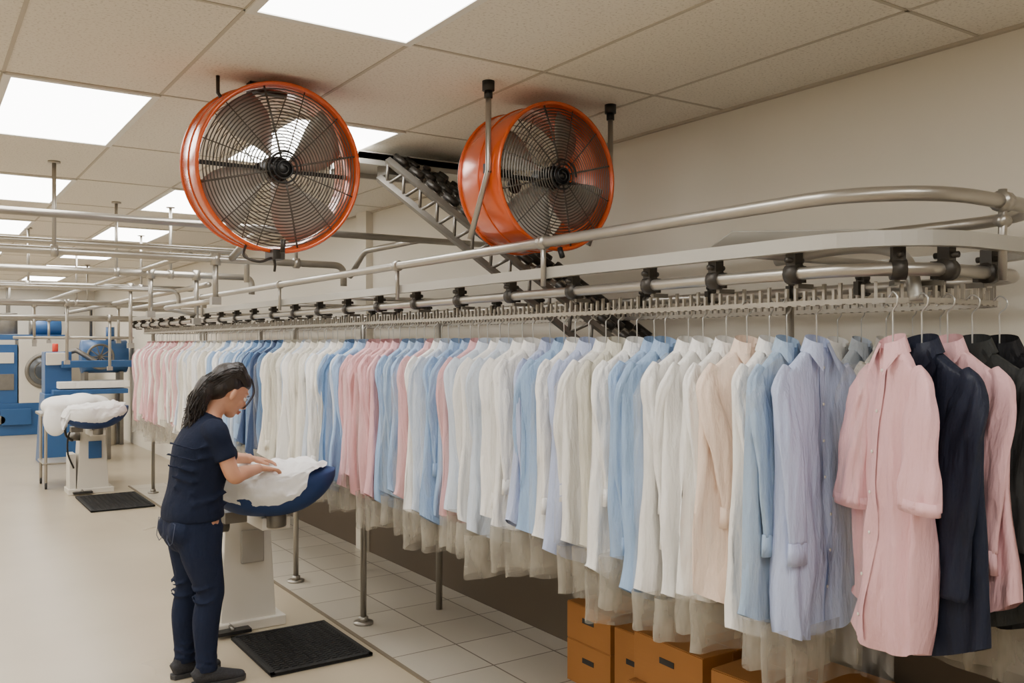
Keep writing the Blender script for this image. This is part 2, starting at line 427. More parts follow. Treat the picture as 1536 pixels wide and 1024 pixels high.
for x, y, z0, z1 in ((1.65, 5.95, 2.275, 2.0), (1.55, 7.4, 2.27, 1.95), (1.9, 7.4, 2.27, 1.9), (1.8, 9.5, 2.28, 1.7), (1.5, 11.6, 2.2, 1.5), (2.1, 12.4, 2.05, 1.4), (1.75, 13.5, 2.25, 1.8), (2.4, 13.5, 2.25, 1.75), (1.35, 13.5, 2.25, 1.75), (1.55, 15.5, 2.1, 1.7), (1.75, 15.5, 2.1, 1.75)):
    mb.cyl((x, y, z0), (x, y, z1), .018, 10); mb.cyl((x, y, z0-.04), (x, y, z0+.04), .034, 12); mb.box((x, y, z1), (.06, .06, .05))
mb.tube(fillet([(1.65, 5.95, 2.0), (1.65, 7.4, 2.0), (1.9, 7.4, 1.95)], .08), .018, 8)
mb.tube(fillet([(1.1, 13.5, 1.8), (2.6, 13.5, 1.8), (2.6, 15.4, 1.8)], .08), .02, 8)
mb.obj('pipes', [STEEL], pip)

# ------------------------------------------------------------ garments
def film(name, lo, hi, scale, col):
    m = bpy.data.materials.new(name); m.use_nodes = True; nt = m.node_tree
    out = [n_ for n_ in nt.nodes if n_.type == 'OUTPUT_MATERIAL'][0]
    df = nt.nodes['Principled BSDF']; df.inputs['Base Color'].default_value = col; df.inputs['Roughness'].default_value = .12
    tr = nt.nodes.new('ShaderNodeBsdfTransparent')
    tl = nt.nodes.new('ShaderNodeBsdfTranslucent'); tl.inputs['Color'].default_value = col
    m0 = nt.nodes.new('ShaderNodeMixShader'); m0.inputs['Fac'].default_value = .4
    mx = nt.nodes.new('ShaderNodeMixShader')
    tc = nt.nodes.new('ShaderNodeTexCoord'); mp = nt.nodes.new('ShaderNodeMapping'); mp.inputs['Scale'].default_value = scale
    nz = nt.nodes.new('ShaderNodeTexNoise'); nz.inputs['Scale'].default_value = 1; nz.inputs['Detail'].default_value = 3
    mr = nt.nodes.new('ShaderNodeMapRange'); mr.inputs['From Min'].default_value = .4; mr.inputs['From Max'].default_value = .7; mr.inputs['To Min'].default_value = lo; mr.inputs['To Max'].default_value = hi
    bp = nt.nodes.new('ShaderNodeBump'); bp.inputs['Strength'].default_value = .7; bp.inputs['Distance'].default_value = .015
    l = nt.links.new
    l(tc.outputs['Object'], mp.inputs['Vector']); l(mp.outputs['Vector'], nz.inputs['Vector'])
    l(nz.outputs['Fac'], mr.inputs['Value']); l(mr.outputs['Result'], mx.inputs['Fac'])
    l(nz.outputs['Fac'], bp.inputs['Height']); l(bp.outputs['Normal'], df.inputs['Normal'])
    l(df.outputs[0], m0.inputs[1]); l(tl.outputs[0], m0.inputs[2])
    l(tr.outputs[0], mx.inputs[1]); l(m0.outputs[0], mx.inputs[2]); l(mx.outputs[0], out.inputs['Surface'])
    return m
BAG = film('clear_plastic_film', .18, .55, (14, 14, 4), sr(206, 200, 186))
BAG2 = film('thin_plastic_film', .02, .26, (22, 22, 4), sr(235, 233, 228))
HANG = mat('hanger_wire', sr(205, 205, 203), .3, .8)
ZT = 1.708
def lerpk(keys, x):
    for a, b in zip(keys[:-1], keys[1:]):
        if x <= b[0]:
            t = (x-a[0])/(b[0]-a[0]) if b[0] > a[0] else 0
            return [p+(q-p)*t for p, q in zip(a[1:], b[1:])]
    return list(keys[-1][1:])
def garment(name, cx, cy, rot, mt, seed, length=.87, hw=.195, sl=.6, srr=1.0, parent=None, th=1.0, flare=1.08, jacket=False, buttons=False, lean=0, short=False):
    rg = random.Random(seed); mb = MB(); M = T(cx, cy, 0)@RZ(rot)
    keys = [(0, .045, .022), (.02, .075, .024), (.05, hw*.6, .022), (.08, hw*.86, .02), (.105, hw-.006, .02), (.13, hw, .022), (.2, hw-.004, .028), (.35, hw*.96, .034), (.6, hw*(.5+.5*flare), .037), (length, hw*flare, .04)]
    drops = [0, .015, .03, .045, .06, .075, .095, .11, .13, .16, .2, .25, .3, .37, .44, .51, .58, .65, .72, .79, length-.03, length]
    drops = sorted(q for q in set(drops) if q <= length-.029 or q == length)
    p = [rg.uniform(0, 6.28) for _ in range(10)]; k1 = rg.uniform(22, 36); k2 = rg.uniform(50, 85); sway = rg.uniform(-.03, .025); sy = rg.uniform(-.014, .014)
    NP = 72; amp = rg.uniform(.9, 1.5)
    def P(dr, a):
        w, t = lerpk(keys, dr); t *= th
        fr = dr/length; ca, sa = math.cos(a), math.sin(a)
        x = w*sp(ca, .85); y = t*sp(sa, .65)
        A_ = .019*amp*min(1, .15+fr*1.25)**1.1 if dr > .05 else 0
        e_ = abs(sa)**.35
        wv = .3*noise.noise(V((x*7, dr*5, seed*1.7)))
        if sa < 0: y += A_*(tri(x*k1+p[0]+fr*1.6+wv*3)+.45*tri(x*k2+p[1]-fr*2.5+wv*5)+.35*math.sin(x*14+fr*9+p[6]))*e_
        else: y += A_*(tri(x*k1*.9+p[2]+wv*3)+.45*tri(x*k2+p[3]+wv*5)+.35*math.sin(x*12-fr*8+p[7]))*e_
        x += sway*fr+(.012*math.sin(fr*6+p[4])+lean)*fr+.012*fr*noise.noise(V((ca*2, dr*6, seed*.37)))
        y += sy*fr
        z = ZT-dr+.06*(x/max(w, .01))**2*fr**9+.014*math.sin(x*9+p[8])*fr**4
        return V((x, y, z))
    vs = []; fs = []
    for dr in drops:
        for j in range(NP): vs.append(P(dr, 2*math.pi*j/NP))
    for i in range(len(drops)-1):
        for j in range(NP):
            j2 = (j+1) % NP; fs.append((i*NP+j, (i+1)*NP+j, (i+1)*NP+j2, i*NP+j2))
    mb.add(vs, fs, 0, True, M)
    tk = 1.5 if jacket else 1.0
    for sg in (-1, 1):
        bx = rg.uniform(-.045, .004); by = rg.uniform(-.008, .008); ln = sl+rg.uniform(-.06, .05)
        fb = -1 if (rg.random() < .7 or jacket or short) else 1
        yy = (.036*th+.006)
        if short:
            K = [(sg*(hw-.06), 0, -.055, .012, .02), (sg*(hw-.03), -.004, -.1, .020, .04), (sg*(hw-.014), -.012, -.17, .024, .056), (sg*(hw-.006), -.02, -.25, .027, .064), (sg*(hw-.002), -.026, -.34, .029, .07), (sg*(hw), -.03, -ln, .03, .074)]
        else:
            K = [(sg*(hw-.06), 0, -.058, .010, .02), (sg*(hw-.038), fb*.002, -.1, .014*tk, .034*srr), (sg*(hw-.028), fb*.012, -.15, .017*tk, .042*srr),
                 (sg*(hw-.026)+sg*bx*.3, fb*yy*.75+by*.4, -.24, .016*tk, .047*srr),
                 (sg*(hw-.028)+sg*bx*.7, fb*yy+by*.7, -.38*ln/.6, .014*tk, .045*srr), (sg*(hw-.034)+sg*bx, fb*yy+by, -.5*ln/.6, .012*tk, .04*srr),
                 (sg*(hw-.038)+sg*bx*1.1, fb*(yy+.002)+by, -ln, .0115*tk, .036*srr)]
        K = [(a_[0], a_[1], ZT+a_[2], a_[3], a_[4]) for a_ in K]
        K = spline(K, 5); q1, q2 = rg.uniform(0, 6), rg.uniform(0, 6); q3 = rg.uniform(.3, .6)
        mb.tube([k[:3] for k in K], [(k[3], k[4]) for k in K], 32, 0, side=(1, 0, 0), M=M, pw=.9,
                mod=lambda i, an: 1+min(1, i/7)*(.2*tri(3*an+q1+i*.16)*abs(math.cos(an))+.2*abs(math.cos(an))*tri(7*an+q2-i*q3)+.05*math.sin(i*.7+q1)))
        k = K[-1]
        if short: mb.tube([(k[0], k[1], k[2]+.022), (k[0], k[1], k[2]-.01)], [(.031, .077), (.031, .077)], 32, 0, side=(1, 0, 0), M=M, pw=.9)
        elif not jacket:
            mb.tube([(k[0], k[1], k[2]+.004), (k[0]+sg*.002, k[1], k[2]-.06)], [(.011, .039), (.012, .041)], 20, 0, side=(1, 0, 0), M=M, pw=.7)
    cs = 1.2 if jacket else 1
    top = [(.047*cs*math.cos(a), .027*math.sin(a)-.002, ZT+.026+.014*math.sin(a)) for a in [math.radians(-80+340*j/23) for j in range(24)]]
    base = [(.05*cs*math.cos(a), .03*math.sin(a)-.002, ZT-.012) for a in [math.radians(-80+340*j/23) for j in range(24)]]
    leaf = []
    for j in range(24):
        a = math.radians(-80+340*j/23); e_ = max(0, 1-min(j, 23-j)/4)
        leaf.append((.064*cs*math.cos(a)+(.026*math.copysign(1, math.cos(a)))*e_*1.0, .042*math.sin(a)-.004-.006*e_, ZT-.014-.05*e_+.008*math.sin(a)))
    vs = base+top+leaf
    fs = [(i*24+j, i*24+j+1, (i+1)*24+j+1, (i+1)*24+j) for i in range(2) for j in range(23)]
    mb.add(vs, fs, 0, False, M)
    if jacket:
        for sg in (-1, 1):
            mb.add([(sg*.05, -.03, ZT+.0), (sg*.012, -.052, ZT-.32), (sg*.085, -.05, ZT-.15), (sg*.1, -.044, ZT-.12), (sg*.07, -.04, ZT-.1), (sg*.09, -.036, ZT-.05)], [(0, 1, 2, 4), (2, 3, 4), (0, 4, 5)], 0, False, M)
    if buttons:
        vs = []; fs = []
        for i in range(24):
            dr = .03+i*(length-.05)/23
            for xx in (-.017, .0, .017):
                w, t = lerpk(keys, dr); a = -math.acos(max(-1, min(1, sp(xx/w, 1/.85))))
                vs.append(P(dr, a)+V((0, -.004, 0)))
        for i in range(23):
            for q in (0, 1): fs.append((3*i+q, 3*i+q+1, 3*i+q+4, 3*i+q+3))
        mb.add(vs, fs, 0, True, M)
        for i in range(7):
            q = P(.06+i*.11, -math.pi/2); mb.ell(q+V((0, -.006, 0)), (.005, .002, .005), 1, M, 8, 5)
    o = mb.obj(name, [mt, FAB['cream']], parent)
    hk = [(0, 0, ZT-.02), (0, 0, ZT+.07), (0, .0, ZT+.1), (.018, 0, ZT+.115), (.022, 0, ZT+.138), (0, 0, ZT+.152), (-.018, 0, ZT+.138)]
    HG.tube([k for k in spline(hk, 3)], .0024, 5, 0, M=M)
    HG.tube([(-.15, 0, ZT-.085), (0, 0, ZT-.01), (.15, 0, ZT-.085)], .003, 5, 0, M=M)
    return o
def bag(mb, cx, cy, rot, seed, ztop, zbot, hw=.225, t0=.044, full=False):
    rg = random.Random(seed); M = T(cx, cy, 0)@RZ(rot); NP = 56; vs = []; fs = []
    p = [rg.uniform(0, 6.28) for _ in range(6)]; n = 12 if full else 7
    for i in range(n):
        f = i/(n-1); z = ztop+(zbot-ztop)*f
        w = hw
        if full:
            dr = ztop-z; w = hw*min(1, .3+dr/.14) if dr < .14 else hw
        for j in range(NP):
            a = 2*math.pi*j/NP; ca, sa = math.cos(a), math.sin(a)
            k = 1+.1*f*math.sin(4*a+p[0]+f*1.5)+.05*f*tri(7*a+p[1]-f*2)
            x = w*sp(ca, .8)*(1+.015*math.sin(f*5+p[2])+.01*f*math.sin(5*a+p[3])); y = t0*sp(sa, .6)*k
            vs.append((x, y, z+(.008*math.sin(2*a+p[4])+.003*math.sin(6*a+p[5]))*f))
    for i in range(n-1):
        for j in range(NP): fs.append((i*NP+j, i*NP+(j+1) % NP, (i+1)*NP+(j+1) % NP, (i+1)*NP+j))
    mb.add(vs, fs, 1 if full else 0, True, M)
segs = [(1.76, ['lav']), (1.86, ['greyblue']), (1.96, ['white']), (2.06, ['peach']), (2.32, ['white', 'white', 'white']), (2.44, ['blue']), (2.54, ['white']),
        (2.74, ['beige', 'white']), (2.93, ['lav', 'white']), (3.17, ['blue', 'lav']), (3.5, ['white', 'white', 'ice']), (3.62, ['ice', 'pink']),
        (3.8, ['pink', 'blue']), (3.98, ['blue', 'ice']), (4.12, ['white', 'pink']), (4.36, ['blue', 'greyblue']), (4.42, ['slate']), (4.85, ['pink', 'pink', 'rose']),
        (5.2, ['blue', 'ice', 'steel']), (6.3, ['cream', 'white', 'ice', 'cream', 'beige']), (6.9, ['steel', 'slate', 'blue']), (7.7, ['ice', 'blue', 'white']),
        (8.8, ['white', 'cream', 'ice', 'white']), (99, ['pink', 'cream', 'rose', 'white'])]
rg = random.Random(11)
row = empty('dress_shirts_on_hangers', (2.25, 6, 1.3))
HG = MB(); BG = MB(); y = 1.72; i = 0; cnt = {}
while y < 10.7:
    for k, (lim, cols) in enumerate(segs):
        if y < lim: break
    cnt[k] = cnt.get(k, -1)+1; c = cols[cnt[k] % len(cols)]
    ln = .85+rg.uniform(-.07, .04)
    if i == 0: ln = .86
    r_ = rg.uniform(-9, 9)
    garment('shirt_%02d' % (i+1), 2.25+rg.uniform(-.014, .016), y, r_, FAB[c], 100+i, length=ln, hw=.2+rg.uniform(-.014, .01), sl=.6+rg.uniform(-.05, .06), parent=row, buttons=(i < 3), th=.95)
    if i % 5 != 2: bag(BG, 2.25+rg.uniform(-.01, .01), y, r_, 300+i, ZT-ln+.05, ZT-ln-.11+rg.uniform(-.04, .03))
    if i % 5 in (1, 3): bag(BG, 2.25, y, r_, 500+i, ZT-.02, ZT-ln+.05, .226, .05, True)
    y += rg.uniform(.08, .1); i += 1
for k, (yy, c) in enumerate([(1.68, 'white'), (1.78, 'cream'), (1.88, 'white'), (1.98, 'ice'), (2.08, 'white')]):
    garment('shirt_rear_%d' % k, 2.86, yy, rg.uniform(-5, 5), FAB[c], 700+k, parent=row, length=.84)
    bag(BG, 2.86, yy, 0, 720+k, ZT-.78, ZT-.95)
HG.obj('wire_hangers', [HANG], row); BG.obj('plastic_covers', [BAG, BAG2], row)
for nm, x_, y_, rot_, c, kw in (
    ('pink_shirt', 2.19, 1.42, -117, 'pink', dict(length=.81, sl=.4, short=True, hw=.17, buttons=True, flare=.95, lean=-.05)),
    ('navy_blazer', 2.31, 1.41, -106, 'navy', dict(length=.83, sl=.62, srr=1.3, hw=.205, jacket=True, th=1.1)),
    ('pink_shirt', 2.42, 1.40, -100, 'pink', dict(length=.72, sl=.56, srr=1.1, hw=.2)),
    ('charcoal_jacket', 2.53, 1.39, -95, 'charcoal', dict(length=.78, sl=.6, srr=1.3, hw=.205, jacket=True)),
    ('black_jacket', 2.66, 1.38, -92, 'black', dict(length=.8, sl=.62, srr=1.3, hw=.205, jacket=True))):
    HG = MB(); e = empty(nm, (x_, y_, 1.3))
    garment('cloth', x_, y_, rot_, FAB[c], int(x_*1000), parent=e, **kw)
    HG.obj('wire_hanger', [HANG], e)
    if nm == 'pink_shirt' and x_ < 2.3:
        b_ = MB(); bag(b_, 2.24, 1.55, -112, 5, 1.66, .8, .12, .04, True); b_.obj('plastic_cover', [BAG, BAG2], e)
    if nm == 'black_jacket':
        b_ = MB(); bag(b_, x_, y_, -90, 6, .98, .74, .23, .05); b_.obj('plastic_cover', [BAG, BAG2], e)

# ------------------------------------------------------------ pressing machines
def press(name, loc, yaw, accent, mat_pad, yped, cloth_x=(-.35, .24), seed=1):
    e = empty(name, (loc[0], loc[1], 0)); M = T(loc[0], loc[1], 0)@RZ(yaw)
    zt = .975
    def W(x): return .215*max(.02, 1-abs(x/.33)**2.6)**.5
    def Dp(x): return .21*max(.03, 1-abs((x+.03)/.37)**2.4)**.6
    mb = MB(); NX = 26; NP = 28; vs = []; fs = []
    for i in range(NX):
        t = -1+2*i/(NX-1); x = .328*math.sin(t*math.pi/2)
        w = W(x); D = Dp(x)
        for j in range(NP):
            a = 2*math.pi*j/NP; sa = math.sin(a)
            z = zt+(.055*sa if sa > 0 else D*sp(sa, .9))*(1 if sa < 0 else max(.1, 1-abs(x/.33)**3))+.035*max(0, x/.33)**2
            vs.append((x, w*sp(math.cos(a), .8), z))
    for i in range(NX-1):
        for j in range(NP): fs.append((i*NP+j, i*NP+(j+1) % NP, (i+1)*NP+(j+1) % NP, (i+1)*NP+j))
    fs.append(tuple(range(NP))); fs.append(tuple(range((NX-1)*NP, NX*NP)))
    mb.add(vs, fs, 0, True, M); mb.obj('padded_board', [mat_pad], e)
    mb = MB(); vs = []; fs = []; NX = 60; NP = 64
    for i in range(NX):
        u = i/(NX-1); x = cloth_x[0]+(cloth_x[1]-cloth_x[0])*u
        for j in range(NP):
            jj = (j/(NP-1)-.5)*2
            xe = x+.045*u*math.sin(jj*4+seed)-.05*u*u*abs(jj)
            xc = max(-.318, min(.318, xe)); w = W(xc)+.014; D = Dp(xc)
            lo = -1.35+1.0*u**1.3+.14*math.sin(x*19+seed*2)
            a = (math.pi/2)+jj*(math.pi/2-lo)
            sa = math.sin(a)
            wr = .022*noise.noise(V((xe*9, a*1.8, seed)))+.016*abs(noise.noise(V((xe*20+a*2, a*4, seed))))
            z = zt+.012+(.055*sa*max(.1, 1-abs(xc/.33)**3) if sa > 0 else D*sp(sa, .9))
            z += .035*max(0, xc/.33)**2
            y_ = (w+max(wr, -.006)*1.4)*sp(math.cos(a), .8)
            if xe < -.318: z -= (-.318-xe)*2.2
            vs.append((xe, y_, z+max(0, wr)*1.5+.003))
    for i in range(NX-1):
        for j in range(NP-1): fs.append((i*NP+j, i*NP+j+1, (i+1)*NP+j+1, (i+1)*NP+j))
    mb.add(vs, fs, 0, True, M); mb.obj('white_garment', [CLOTH], e)
    mb = MB(); Mp = T(loc[0], loc[1], 0)
    yp = yped
    mb.tbox((0, yp, .38), (.34, .3, .74), (.26, .26, .74), 0, Mp)
    mb.box((-.02, yp, .03), (.48, .36, .06), 0, Mp); mb.box((-.21, yp, .24), (.07, .26, .44), 0, Mp)
    mb.box((.0, yp*.55, .72), (.16, abs(yp)*1.0+.1, .07), 0, Mp)
    mb.cyl((0, 0, .7), (0, 0, .78), .06, 20, 1, Mp)
    mb.box((.02, yp-.155, .5), (.14, .012, .2), 2, Mp)
    mb.obj('pedestal', [WHITEP, STEELD, accent], e, bevel=.008)
    mb = MB()
    mb.tube(spline([(-.22, yp*.6, .62), (-.3, yp*.4, .7), (-.3, .1, .84), (-.2, .05, .86)], 6), .014, 8, 0, M=Mp)
    mb.tube(spline([(-.2, yp*.7, .3), (-.27, yp*.6, .5), (-.25, yp*.4, .74), (-.1, .1, .8)], 6), .01, 8, 0, M=Mp)
    mb.box((-.2, .12, .76), (.12, .12, .06), 1, Mp); mb.cyl((-.26, yp*.7, .66), (-.14, yp*.7, .66), .05, 16, 1, Mp)
    mb.box((-.12, yp-.23, .03), (.2, .07, .02), 0, Mp); mb.tube([(-.12, yp-.16, .05), (-.12, yp-.24, .04)], .012, 8, 1, M=Mp)
    mb.obj('hoses_and_pedal', [BLACK, STEELD], e)
    return e
press('ironing_press', (1.68, 4.87), -14, PAINTG, BLUEPAD, .62)
press('ironing_press.001', (1.72, 10.9), 10, BLUEP, BLUEPAD, .45, (-.36, .3), 3)
def matmesh(name, x0, x1, y0, y1, z0):
    mb = MB(); mb.box(((x0+x1)/2, (y0+y1)/2, z0+.006), (x1-x0, y1-y0, .012))
    y = y0+.03
    while y < y1-.02: mb.box(((x0+x1)/2, y, z0+.014), (x1-x0-.06, .014, .006)); y += .03
    x = x0+.03
    while x < x1-.02: mb.box((x, (y0+y1)/2, z0+.014), (.014, y1-y0-.06, .006)); x += .045
    for a, b_, c, d_ in ((x0, y0, x1, y0+.02), (x0, y1-.02, x1, y1), (x0, y0, x0+.02, y1), (x1-.02, y0, x1, y1)):
        mb.box(((a+c)/2, (b_+d_)/2, z0+.013), (c-a, d_-b_, .01))
    mb.obj(name, RUBBER)
matmesh('anti_fatigue_mat', 1.53, 2.1, 4.5, 5.2, 0.002)
matmesh('anti_fatigue_mat.001', 1.5, 2.12, 9.9, 10.95, 0.002)

e = empty('linen_trolley', (1.55, 12.0, 0)); mb = MB()
for x in (1.3, 1.95):
    for y in (11.8, 12.3): mb.cyl((x, y, .06), (x, y, .9), .018, 10, 0); mb.cyl((x-.012, y, .04), (x+.012, y, .04), .04, 14, 1)
mb.box((1.62, 12.05, .88), (.75, .6, .03), 0); mb.box((1.62, 12.05, .3), (.7, .55, .02), 0)
mb.obj('frame', [STEEL, BLACK], e, bevel=.003)
mb = MB(); rg2 = random.Random(3)
for k in range(6): mb.ell((1.45+.08*k, 11.95+rg2.uniform(-.1, .1), .96+rg2.uniform(-.04, .06)), (.2, .26, .12))
mb.ell((1.4, 11.75, .82), (.14, .1, .2))
mb.obj('linen_pile', [CLOTH], e, remesh=.02, smoothit=5)

e = empty('blue_utility_press', (2.0, 14.4, 0)); mb = MB()
mb.tbox((1.8, 14.5, .5), (.6, .7, 1.0), (.5, .6, 1.0), 0); mb.box((1.75, 14.6, 1.3), (.35, .4, .6), 0)
mb.box((2.15, 14.35, 1.02), (1.0, .42, .07), 0); mb.box((2.2, 14.35, 1.12), (.95, .36, .1), 2)
mb.box((2.25, 14.4, 1.42), (.95, .36, .1), 0); mb.tube([(1.8, 14.6, 1.55), (2.0, 14.5, 1.62), (2.25, 14.4, 1.45)], .04, 10, 1)
mb.box((1.72, 14.32, 1.5), (.28, .06, .18), 3); mb.cyl((1.72, 14.5, 1.6), (1.72, 14.5, 1.72), .04, 14, 4)
mb.box((2.3, 14.5, .4), (.3, .3, .8), 1)
for k in range(3): mb.cyl((1.62+.09*k, 14.14, .8), (1.62+.09*k, 14.16, .8), .03, 14, 5)
mb.obj('press_body', [BLUEP, STEELD, FAB['white'], WHITEP, RED, YELLOW], e, bevel=.015)
e = empty('dry_cleaning_machine', (1.85, 19.2, 0)); mb = MB()
mb.box((1.85, 19.5, .3), (1.3, .9, .6), 0); mb.box((2.05, 19.45, 1.2), (.8, .8, 1.2), 1); mb.box((1.42, 19.5, 1.15), (.42, .8, 1.1), 0)
mb.box((1.85, 19.5, 1.84), (1.28, .8, .1), 0)
cir = lambda cx, cz, y, r, k=40: [(cx+r*math.cos(2*math.pi*i/k), y, cz+r*math.sin(2*math.pi*i/k)) for i in range(k)]
mb.tube(cir(2.08, 1.2, 19.03, .3), .04, 10, 2, closed=True); mb.cyl((2.08, 19.06, 1.2), (2.08, 19.0, 1.2), .27, 36, 3); mb.tube(cir(2.08, 1.2, 18.99, .18), .012, 6, 2, closed=True)
mb.box((2.4, 19.0, 1.2), (.06, .06, .16), 2); mb.box((1.42, 19.08, 1.45), (.3, .03, .2), 1); mb.box((1.42, 19.08, 1.0), (.3, .03, .3), 2)
mb.cyl((1.5, 19.4, 1.9), (1.5, 19.4, 2.3), .16, 24, 2); mb.cyl((1.9, 19.4, 2.02), (2.4, 19.4, 2.02), .16, 24, 0); mb.cyl((1.86, 19.4, 2.02), (1.9, 19.4, 2.02), .19, 24, 2); mb.tube([(1.5, 19.4, 2.3), (1.5, 19.4, 2.8)], .04, 10, 2)
mb.box((1.6, 19.0, .35), (.5, .04, .3), 0); mb.cyl((1.35, 18.98, .3), (1.35, 19.05, .3), .08, 20, 2)
mb.obj('cabinet', [BLUEP, WHITEP, STEELD, GLASS, YELLOW], e, bevel=.015)
e = empty('steam_boiler', (2.65, 16.5, 0)); mb = MB()
mb.cyl((2.35, 16.5, 1.5), (3.05, 16.5, 1.5), .28, 32, 0); mb.tube(cir(2.6, 1.5, 16.2, .2), .02, 8, 1, closed=True)
for q in range(10):
    a = q*math.pi/5; mb.tube([(2.6, 16.2, 1.5), (2.6+.2*math.cos(a), 16.2, 1.5+.2*math.sin(a))], .01, 6, 1)
for x in (2.4, 2.95): mb.box((x, 16.5, .62), (.06, .4, 1.25), 1)
mb.cyl((2.7, 16.5, 0.0), (2.7, 16.5, 1.1), .2, 24, 2); mb.tube([(2.5, 16.5, 1.75), (2.5, 16.5, 2.3), (2.0, 15.6, 2.2)], .025, 8, 1); mb.cyl((2.8, 16.5, 1.76), (2.8, 16.5, 2.0), .07, 16, 0)
mb.obj('tank', [BLUEP, STEELD, WHITEP], e)

# ------------------------------------------------------------ cardboard boxes
TAPE = mat('packing_tape', sr(150, 100, 50), .35)
def cbox(x, y, z, w, d_, h, rot=0):
    mb = MB(); M = T(x, y, z)@RZ(rot)
    mb.box((0, 0, h/2), (w, d_, h), 0, M)
    mb.box((0, 0, h+.001), (.05, d_*1.0, .003), 1, M)
    mb.box((0, -d_/2-.001, h-.03), (.05, .003, .06), 1, M)
    for sg in (-1, 1):
        mb.box((0, sg*(d_/2+.0015), h*.62), (.09, .003, .026), 2, M); mb.box((sg*(w/2+.0015), 0, h*.62), (.003, .09, .026), 2, M)
        mb.box((sg*w*.25, 0, h+.002), (w*.48, d_, .004), 0, M)
    mb.obj('cardboard_box', [CARD, TAPE, BLACK], bevel=.003)
z0 = .007
cbox(2.93, 3.46, z0, .3, .34, .21); cbox(2.93, 3.46, z0+.217, .3, .34, .18)
cbox(2.93, 3.13, z0, .3, .26, .36)
cbox(2.8, 2.72, z0, .42, .46, .25, 4); cbox(2.8, 2.72, z0+.257, .38, .42, .2, -2)
cbox(2.78, 2.18, z0, .44, .5, .46, 3); cbox(2.72, 1.74, z0, .4, .3, .36, -4)
cbox(2.82, 1.36, z0, .4, .36, .42, 6)
mb = MB(); rg2 = random.Random(8)
for k in range(9): mb.ell((2.75+rg2.uniform(-.1, .12), .82+rg2.uniform(-.1, .1), .2+rg2.uniform(-.02, .25)), (.16, .16, .19))
mb.obj('black_laundry_bag', [BLACK], remesh=.02, smoothit=4)

# ------------------------------------------------------------ woman
SKIN = mat('skin', sr(202, 148, 118), .5, var=.05, vscale=12)
HAIR = mat('dark_hair', sr(34, 26, 22), .42, bump=.5, bscale=(90, 90, 20), bdist=.006)
TEE = mat('navy_tshirt', sr(24, 31, 50), .9, bump=.6, bscale=(14, 14, 9), bdist=.025, spec=.2)
DENIM = mat('dark_denim', sr(28, 36, 58), .85, bump=.6, bscale=(26, 26, 14), bdist=.02, var=.2, vscale=9, spec=.2)
SHOE = mat('speckled_shoe_knit', sr(44, 44, 48), .8, var=.8, vscale=110)
SOLE = mat('shoe_sole', sr(54, 54, 56), .6)
LIP = mat('lips', sr(165, 92, 82), .45)
EYEW = mat('eye_white', sr(225, 220, 214), .3)
wm = empty('woman', (1.25, 4.68, 0)); WM = T(1.25, 4.68, 0)@RZ(5)
Hw = WM@T(.125, 0, 1.468)
Hd = Hw@RY(32)@Matrix.Scale(1.07, 4)
def hand(mb, w, d_, up, ths, M):
    w = V(w); d_ = V(d_).normalized(); s_ = d_.cross(V(up)).normalized(); n_ = s_.cross(d_)
    mb.tube([w-d_*.02, w, w+d_*.03, w+d_*.06, w+d_*.085], [(.019, .024), (.018, .025), (.016, .034), (.014, .038), (.011, .036)], 14, 0, side=s_, M=M)
    for off, ln, spd in ((-.031*ths, .072, -.16*ths), (-.0105*ths, .082, -.04*ths), (.0105*ths, .076, .07*ths), (.031*ths, .06, .2*ths)):
        b0 = w+d_*(.074-abs(off)*.12)+s_*off; dr = (d_+s_*spd).normalized(); pts = [b0]; an = 4
        for f, da in ((.45, 0), (.3, 22), (.25, 20)):
            an += da; a = math.radians(an)
            st = ln*f; p0 = pts[-1]
            pts.append(p0+(dr*math.cos(a)-n_*math.sin(a))*st*.5); pts.append(pts[-1]+(dr*math.cos(a)-n_*math.sin(a))*st*.5)
        mb.tube(pts, [.0095, .0088, .0088, .008, .0082, .0074, .0055], 10, 0, M=M)
    b0 = w+d_*.02-s_*ths*.02-n_*.006; t_ = (d_*.75-s_*ths*.7-n_*.1).normalized(); t2 = (d_*.95-s_*ths*.3-n_*.15).normalized()
    mb.tube([b0, b0+t_*.03, b0+t_*.045, b0+t_*.045+t2*.02, b0+t_*.045+t2*.034], [.014, .0115, .0105, .0095, .006], 10, 0, M=M)
SN = (0, 1, 0)
shR = (-.01, -.168, 1.275); elR = (.06, -.215, 1.06); wrR = (.255, -.075, 1.065)
shL = (.01, .168, 1.275); elL = (.115, .235, 1.105); wrL = (.3, .14, 1.09)
mb = MB()
limb(mb, [(-.065, 0, .78, .12, .15), (-.07, 0, .86, .12, .16), (-.058, 0, .98, .1, .13), (-.028, 0, 1.15, .115, .145), (-.003, 0, 1.265, .085, .16), (.018, 0, 1.325, .06, .1), (.038, 0, 1.365, .05, .052), (.072, 0, 1.41, .048, .048), (.105, 0, 1.45, .045, .045)], SN, M=WM)
for sg, sh, el, wr in ((-1, shR, elR, wrR), (1, shL, elL, wrL)):
    sh, el, wr = V(sh), V(el), V(wr); m1 = sh.lerp(el, .5); f1 = el.lerp(wr, .3); f2 = el.lerp(wr, .7)
    limb(mb, [(sh.x, sh.y*.8, sh.z+.01, .05, .05), (*sh, .048, .046), (*m1, .044, .042), (*el, .038, .038), (*f1, .04, .038), (*f2, .031, .03), (*wr, .021, .026)], (0, 0, 1), M=WM)
    k = .02 if sg < 0 else -.02
    limb(mb, [(-.065, sg*.085, .83, .1, .09), (-.055, sg*.09, .68, .085, .08), (-.025+k, sg*.093, .48, .055, .054), (-.055+k, sg*.096, .33, .052, .05), (-.055+k, sg*.1, .1, .034, .034), (-.045+k, sg*.1, .05, .034, .034)], SN, M=WM)
